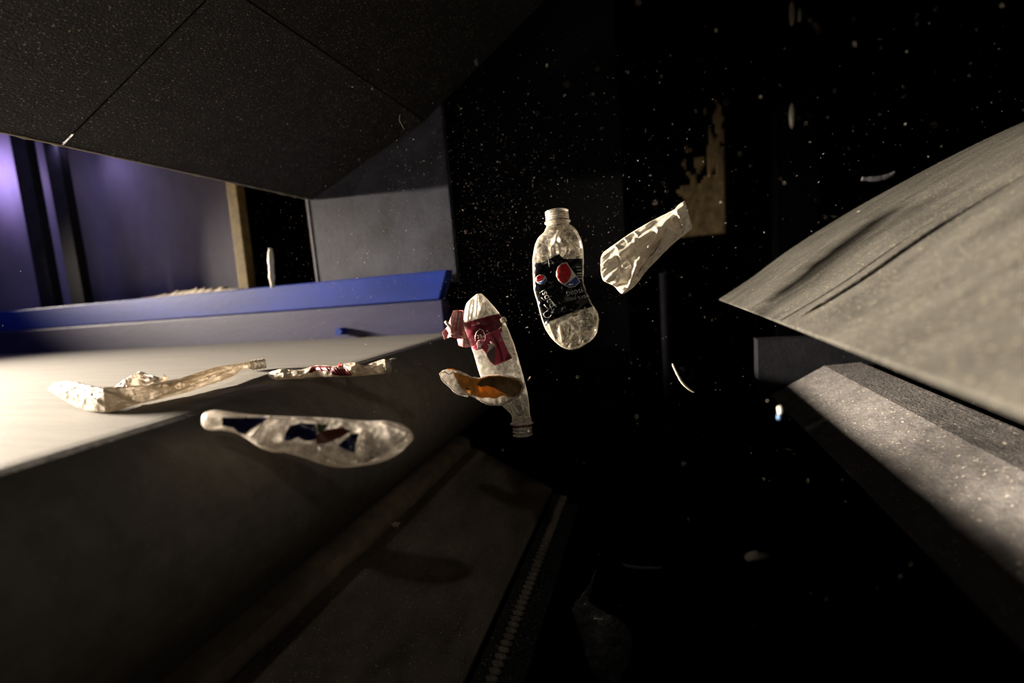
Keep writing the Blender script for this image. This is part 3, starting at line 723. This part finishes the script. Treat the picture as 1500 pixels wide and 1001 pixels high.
strand_pts = [at(652, 471, D3-.004), at(656, 475, D3-.005), at(661, 480, D3-.004)]
L = neck_part('rolled_edge', strand_pts[0], strand_pts[2], [(0, .0018), (.3, .0024), (1, .0016)], M['white'], rt, 12)

# ---- torn tray piece with brown residue in front of it
D4 = .625
rt = thing('food_packaging', 'torn clear plastic bottle half coated with orange-brown residue, across the neck-down bottle', 'packaging', at(710, 594, D4))
outer = [(644.6, 546.5), (649, 543), (655, 541), (663, 541.6), (672, 543), (680, 546.5), (689, 551.5), (702, 553.5), (709, 551), (715.5, 549), (724, 548.2), (733, 548.6), (742, 550), (752, 552.6), (760, 555.2), (765.5, 560), (767.5, 567), (765.5, 574), (760, 580), (748, 588), (740, 592.4), (733, 594.6), (724, 594.8), (715.5, 593.5), (704, 588), (695, 582.5), (687, 581), (679, 580), (671, 577), (663, 571), (656, 564), (650, 559.5), (646.4, 554)]
def bowl(x, y):
    cx, cy = 735, 568
    if x > 690: r = ((x-cx)/36)**2 + ((y-cy)/24)**2
    else: r = 1 - .4*math.sin((x-645)*.07)
    return D4 + .014*(1-min(1, r)) + .0018*noise.noise(Vector((x*.15, y*.22, 2)))
fo, fb = free_sheet('torn_film', outer, bowl, M['film'], rt, 2.0, .0012)
inner = [(664.5, 546), (670, 546.5), (680, 550), (690, 553.5), (702, 555.2), (710, 553), (716, 551), (733, 550.5), (750, 554), (762, 558), (765.5, 566), (762, 575), (754, 582), (745, 582), (736, 579.5), (726, 584), (716, 582.5), (706, 583.5), (696, 580), (684, 576), (677, 570), (671, 560)]
ro = decal('residue', inner, fb, M['orange'], rt, .0016, 2.0, thick=.001); ro['label'] = 'orange-brown sticky residue'
ck = decal('dark_residue', [(706, 556), (716, 552.5), (730, 551.5), (745, 554), (760, 558), (764.5, 566), (761, 575.5), (753, 581), (745, 580), (738, 575.5), (730, 571.5), (722, 567.5), (712, 565), (704, 567), (698, 563)], fb, M['crust'], rt, .0028, 2.0, thick=.001); ck['label'] = 'dark brown crust'
decal('dark_residue', [(681, 567.5), (688, 570), (689, 571.5), (683, 571)], fb, M['blackring'], rt, .0028, 2, thick=.0006)
def rimline(pts, r, mat=None, root=rt, nm='rim', D=None):
    P = smooth_line([at(x, y, (D or bowl(x, y))-.001) for x, y in pts], 6); V = []; Fs = []; m = 8; n = len(P)
    for i, p in enumerate(P):
        t = (P[min(i+1, n-1)]-P[max(i-1, 0)]).normalized(); vd = p.normalized(); s = t.cross(vd).normalized(); q = s.cross(t)
        rr = r*(.75+.5*noise.noise(Vector((i*.35, r*1000, 0)))+.2)
        for k in range(m):
            a = 2*math.pi*k/m; V.append(p+s*rr*math.cos(a)+q*rr*math.sin(a))
    for i in range(n-1):
        for k in range(m): Fs.append((i*m+k, i*m+(k+1) % m, (i+1)*m+(k+1) % m, (i+1)*m+k))
    return link_mesh(nm, V, Fs, mat or M['neck'], root, smooth=True)
rimline([(645, 547), (651, 545), (658, 548.5), (664, 545.5), (667, 552), (671, 562), (677, 571), (686, 580)], .0009)
rimline([(645, 547), (647, 555), (652, 561), (659, 567), (666, 574), (674, 578.5), (686, 581)], .0013)
rimline([(700, 584), (709, 589.5), (718, 592.5), (730, 593.5), (742, 590), (752, 584), (762, 577), (767, 566), (766, 560)], .0017)
rimline([(655, 541.5), (662, 541), (671, 543.5)], .0008, M['orange'])
rimline([(773, 558), (775, 555), (777, 552)], .0008)

# ---- near blurred bottle at lower left
D5 = .44
rt = thing('plastic_bottle', 'blurred crushed bottle with dark blue label flying in front of the belt roller', 'bottle', at(450, 684, D5))
rows = [(295, 613, 295, 621, .002), (299, 605.5, 300, 628, .006), (312, 601.5, 312, 631, .009), (330, 602, 328, 631, .009), (346, 605, 348, 636, .009), (364, 607, 364, 645, .010), (384, 609, 379, 655, .011),
        (404, 609.5, 396, 662, .011), (430, 611, 418, 664, .012), (460, 611.5, 445, 671, .013), (490, 613, 470, 680, .014), (518, 615.5, 495, 685, .015), (543, 617, 522, 684, .017), (565, 616.5, 548, 680, .018), (584, 620, 568, 674, .017),
        (597, 627, 584, 665, .013), (604, 635, 595, 655, .008), (606, 641, 604, 646, .003)]
rows = [r + (D5,) for r in rows]
rg = [((395, 610), (368, 640), 4, .004, .7), ((395, 611), (490, 618), 3, .003, .9), ((390, 655), (400, 660), 5, .004, .8), ((470, 660), (510, 676), 7, .005, .9), ((520, 640), (535, 672), 5, -.006, 0), ((530, 632), (522, 660), 3.5, .004, .9),
      ((560, 620), (598, 634), 4, .004, .7), ((575, 655), (597, 635), 3, .003, .9), ((490, 632), (500, 622), 3, .003, .9), ((425, 640), (450, 636), 6, -.005, 0)]
b5, bv5, c5 = body('bottle_body', rows, M['milky3'], rt, 17, 150, 90, .0055, 55, rg, edge_w=2.2, cr_noise=.3, jit=.8)
for poly, mt in (([(325, 612), (343, 612), (350, 618), (372, 612), (392, 611.5), (385, 620), (368, 629), (360, 637), (350, 635), (342, 627), (326, 624)], 'navy'),
                 ([(417, 638), (424, 624), (440, 620), (462, 621), (465, 634), (462, 645), (448, 647), (436, 641), (425, 646), (416, 645)], 'navy'),
                 ([(515, 636), (527, 634), (522, 648), (519, 664), (504, 658), (495, 652)], 'navy')):
    o = decal('label', poly, bv5, M[mt], rt, .0008, 3.5); o['label'] = 'torn piece of dark blue label'
o = decal('label', [(464, 621), (480, 623), (474, 632), (466, 635)], bv5, M['green'], rt, .0008, 3.5); o['label'] = 'olive green print'
o = decal('label', [(463, 637), (480, 629), (502, 626), (515, 632), (498, 642), (478, 650), (463, 650)], bv5, M['rustlab'], rt, .0008, 3.5); o['label'] = 'red-brown print'

# ---- crumpled bottle lying on the belt
def belt_rows(rows, lift=.0):
    out = []
    for (lx, ly, rx, ry, th, cx, cy) in rows:
        p = atZ(cx, cy, BELT+lift); out.append((lx, ly, rx, ry, th, p.dot(Vector(( VF.z, VC.z, VU.z))) - th*.9))
    return out
rt = thing('plastic_bottle', 'long twisted cream plastic bottle lying on the lit belt at left', 'bottle', atZ(150, 600, BELT))
rows = [(70, 570, 71, 573, .003, 71, 596), (79, 562, 84, 581, .008, 85, 597), (95, 558.5, 99, 590, .011, 99, 598), (112, 560, 117, 599, .013, 117, 600), (132, 565, 135, 603, .014, 135, 603), (152, 567, 155, 604, .014, 155, 604), (175, 566, 177, 600, .013, 177, 600),
        (198, 565, 200, 593, .012, 200, 593), (222, 562, 218, 589, .011, 218, 590), (246, 558, 243, 583, .011, 243, 584), (270, 552, 267, 577, .010, 267, 579), (292, 545, 291, 569, .009, 291, 572), (312, 539, 319, 560, .008, 319, 565),
        (332, 535, 342, 551, .008, 342, 556), (349, 533, 352, 543, .008, 352, 550), (360, 531, 363, 540, .008, 363, 547), (366, 528.5, 367, 542, .009, 367, 544)]
rows = belt_rows(rows)
rg = [((92, 575), (115, 562), 3, .004, .5), ((115, 562), (150, 572), 2.6, .005, .6), ((150, 572), (200, 590), 3.2, .005, .5), ((100, 585), (130, 596), 4, -.004, 0), ((170, 568), (250, 562), 2.5, .004, .5), ((250, 562), (330, 540), 2.2, .005, .6),
      ((215, 588), (300, 560), 3, .005, .7), ((300, 560), (345, 538), 1.8, .003, .5), ((270, 560), (320, 545), 2, -.005, 0), ((200, 575), (260, 566), 2, -.004, 0), ((120, 570), (150, 595), 2, .003, .2)]
b6, bv6, c6 = body('bottle_body', rows, M['milky2'], rt, 23, 170, 90, .005, 75, rg, edge_w=1.4, cr_noise=.35, jit=1.0)
Dn = rows[-1][5]; pxm = Dn/FPX
neck_part('neck', at(365, 536, Dn), at(389.5, 532.5, Dn+.012), [(0, 6.2*pxm), (.1, 6.5*pxm)] + [(.15+.85*i/24, (7.0 + 1.3*max(0, math.sin(2*math.pi*i/6)))*pxm) for i in range(25)], M['neck'], rt, 28)
Df = rows[8][5]+.02
fo, fb = free_sheet('torn_flap', [(168, 568), (180, 558), (196, 549), (204, 544.5), (210, 546), (216, 549), (226, 551), (236, 555), (240, 549), (245, 552), (246, 558), (240, 562), (215, 566), (185, 570)], lambda x, y: Df + .006*math.sin(x*.16) + .006*noise.noise(Vector((x*.2, y*.3, 0))), M['milky2'], rt, 2.2, .0012)

# ---- second crumpled bottle at the belt's end
rt = thing('plastic_bottle', 'small crumpled bottle with torn dark red label at the turning edge of the belt', 'bottle', atZ(480, 553, BELT))
rows = [(392, 547, 394, 552, .003, 394, 553), (402, 543, 404, 557, .006, 404, 557), (414, 540.5, 413, 556.5, .008, 413, 557), (430, 542, 434, 555, .008, 434, 556), (446, 540.5, 448, 553, .009, 448, 555), (462, 535.5, 463, 552.5, .010, 463, 554), (478, 535, 480, 553, .011, 480, 554),
        (492, 536, 493, 552.5, .011, 493, 554), (506, 532.5, 505, 552, .011, 505, 553), (520, 531, 520, 551.5, .011, 520, 553), (533, 535.5, 535, 550.5, .009, 535, 552), (546, 531.5, 549, 549, .010, 549, 551), (559, 527, 560, 548, .011, 560, 550), (564, 526, 566, 549, .012, 566, 550)]
rows = belt_rows(rows)
rg = [((395, 550), (412, 543), 2, .004, .8), ((440, 551), (458, 540), 2, .004, .6), ((505, 536), (530, 548), 2, .004, .6), ((535, 545), (560, 532), 2, .004, .6), ((515, 540), (522, 534), 3, .005, .5), ((540, 540), (552, 545), 2, -.004, 0)]
b7, bv7, c7 = body('bottle_body', rows, M['milky2'], rt, 31, 130, 80, .0045, 85, rg, edge_w=1.2, cr_noise=.35, jit=1.0)
o = decal('label', [(456, 537), (466, 536.5), (480, 537), (492, 539), (500, 540.5), (508, 541), (513, 546), (516, 550.5), (500, 551), (490, 549.5), (482, 544), (470, 544), (462, 543), (457, 546), (452, 546)], bv7, M['maroon'], rt, .0009, 2.5); o['label'] = 'torn dark red label'
for k in range(9):
    x = 466+k*5; V2, Fs = line_poly([(x, 538+.25*k), (x+3, 541.5+.3*k), (x+7, 546+.3*k)], .5 if k % 2 else .9); drape('print_mark', V2, Fs, bv7, M['flap'], o, .0016, thick=.0001)
decal('label', [(496, 533), (500, 532), (502.5, 535), (499, 538), (494, 538)], bv7, M['red'], rt, .0015, 2)
Dn = rows[-1][5]; pxm = Dn/FPX
neck_part('neck', at(564, 538, Dn), at(573, 538.3, Dn+.001), [(0, 11*pxm), (.25, 11.5*pxm), (.4, 10*pxm), (.6, 10*pxm), (.75, 10.8*pxm), (1, 10.4*pxm)], M['neck'], rt, 28)
strand('film_shred', [at(571, 527, .62), at(575, 526, .62), at(580, 525.5, .62)], .0008, M['cream'], 'tiny pale shred above the mouth of the small crumpled bottle', 'shred')

# ---- dull film bag hanging in the dark at the bottom
rt = thing('plastic_bag', 'dim crumpled translucent film in the dark beside the chute at the bottom', 'bag', at(885, 990, .62))
rows = [(872, 835, 874, 835, .002), (862, 858, 868, 860, .004), (846, 878, 864, 882, .006), (838, 896, 885, 896, .010), (845, 915, 908, 908, .016), (852, 938, 924, 930, .018), (858, 962, 926, 955, .018), (868, 985, 915, 982, .014), (885, 1003, 905, 1003, .006)]
body('film', [r+(.62,) for r in rows], M['bag'], rt, 41, 90, 60, .006, 40, (), edge_w=1.2, cr_noise=.5, jit=3)

# ================================================================== DUST in the air
def dust(name, count, sampler, smin, smax, label, mat=None):
    V = []; Fs = []
    for i in range(count):
        p = sampler()
        if p is None: continue
        s = smin + (smax-smin)*random.random()**3
        d = Vector((random.gauss(.5, .8), random.gauss(0, .4), random.gauss(.6, .8))).normalized()
        e = 1 + 2.2*random.random()**3
        a = d.orthogonal().normalized(); b = d.cross(a); k = len(V)
        V += [p+d*s*e, p-d*s*e, p+a*s*.6, p-a*s*.6, p+b*s*.4, p-b*s*.4]
        Fs += [(k, k+2, k+4), (k, k+4, k+3), (k, k+3, k+5), (k, k+5, k+2), (k+1, k+4, k+2), (k+1, k+3, k+4), (k+1, k+5, k+3), (k+1, k+2, k+5)]
    return tag(link_mesh(name, V, Fs, mat or M['dust']), label, 'dust', None, 'stuff')
def cloud():
    c = at(640, 330, .78); p = c + Vector((random.gauss(0, .19), random.gauss(0, .14), random.gauss(0, .13)))
    return p if p.z > -.08 and p.z < hz2(max(p.x, -.5))-.05 and p.y < 1.1 and p.y > .38 else None
def room():
    return Vector((random.uniform(-.36, .62), random.uniform(.35, 1.08), random.uniform(-.36, .30)))
def sparse():
    return Vector((random.uniform(-1.0, .5), random.uniform(.3, 1.0), random.uniform(-.09, .25)))
dust('airborne_dust', 5000, cloud, .00020, .00068, 'haze of fine pale dust specks floating left of the bottles')
dust('airborne_dust', 2600, room, .00018, .00065, 'sparse pale dust specks scattered through the dark chamber')
dust('airborne_dust', 260, sparse, .00025, .0009, 'few larger dust flecks drifting over the belt')
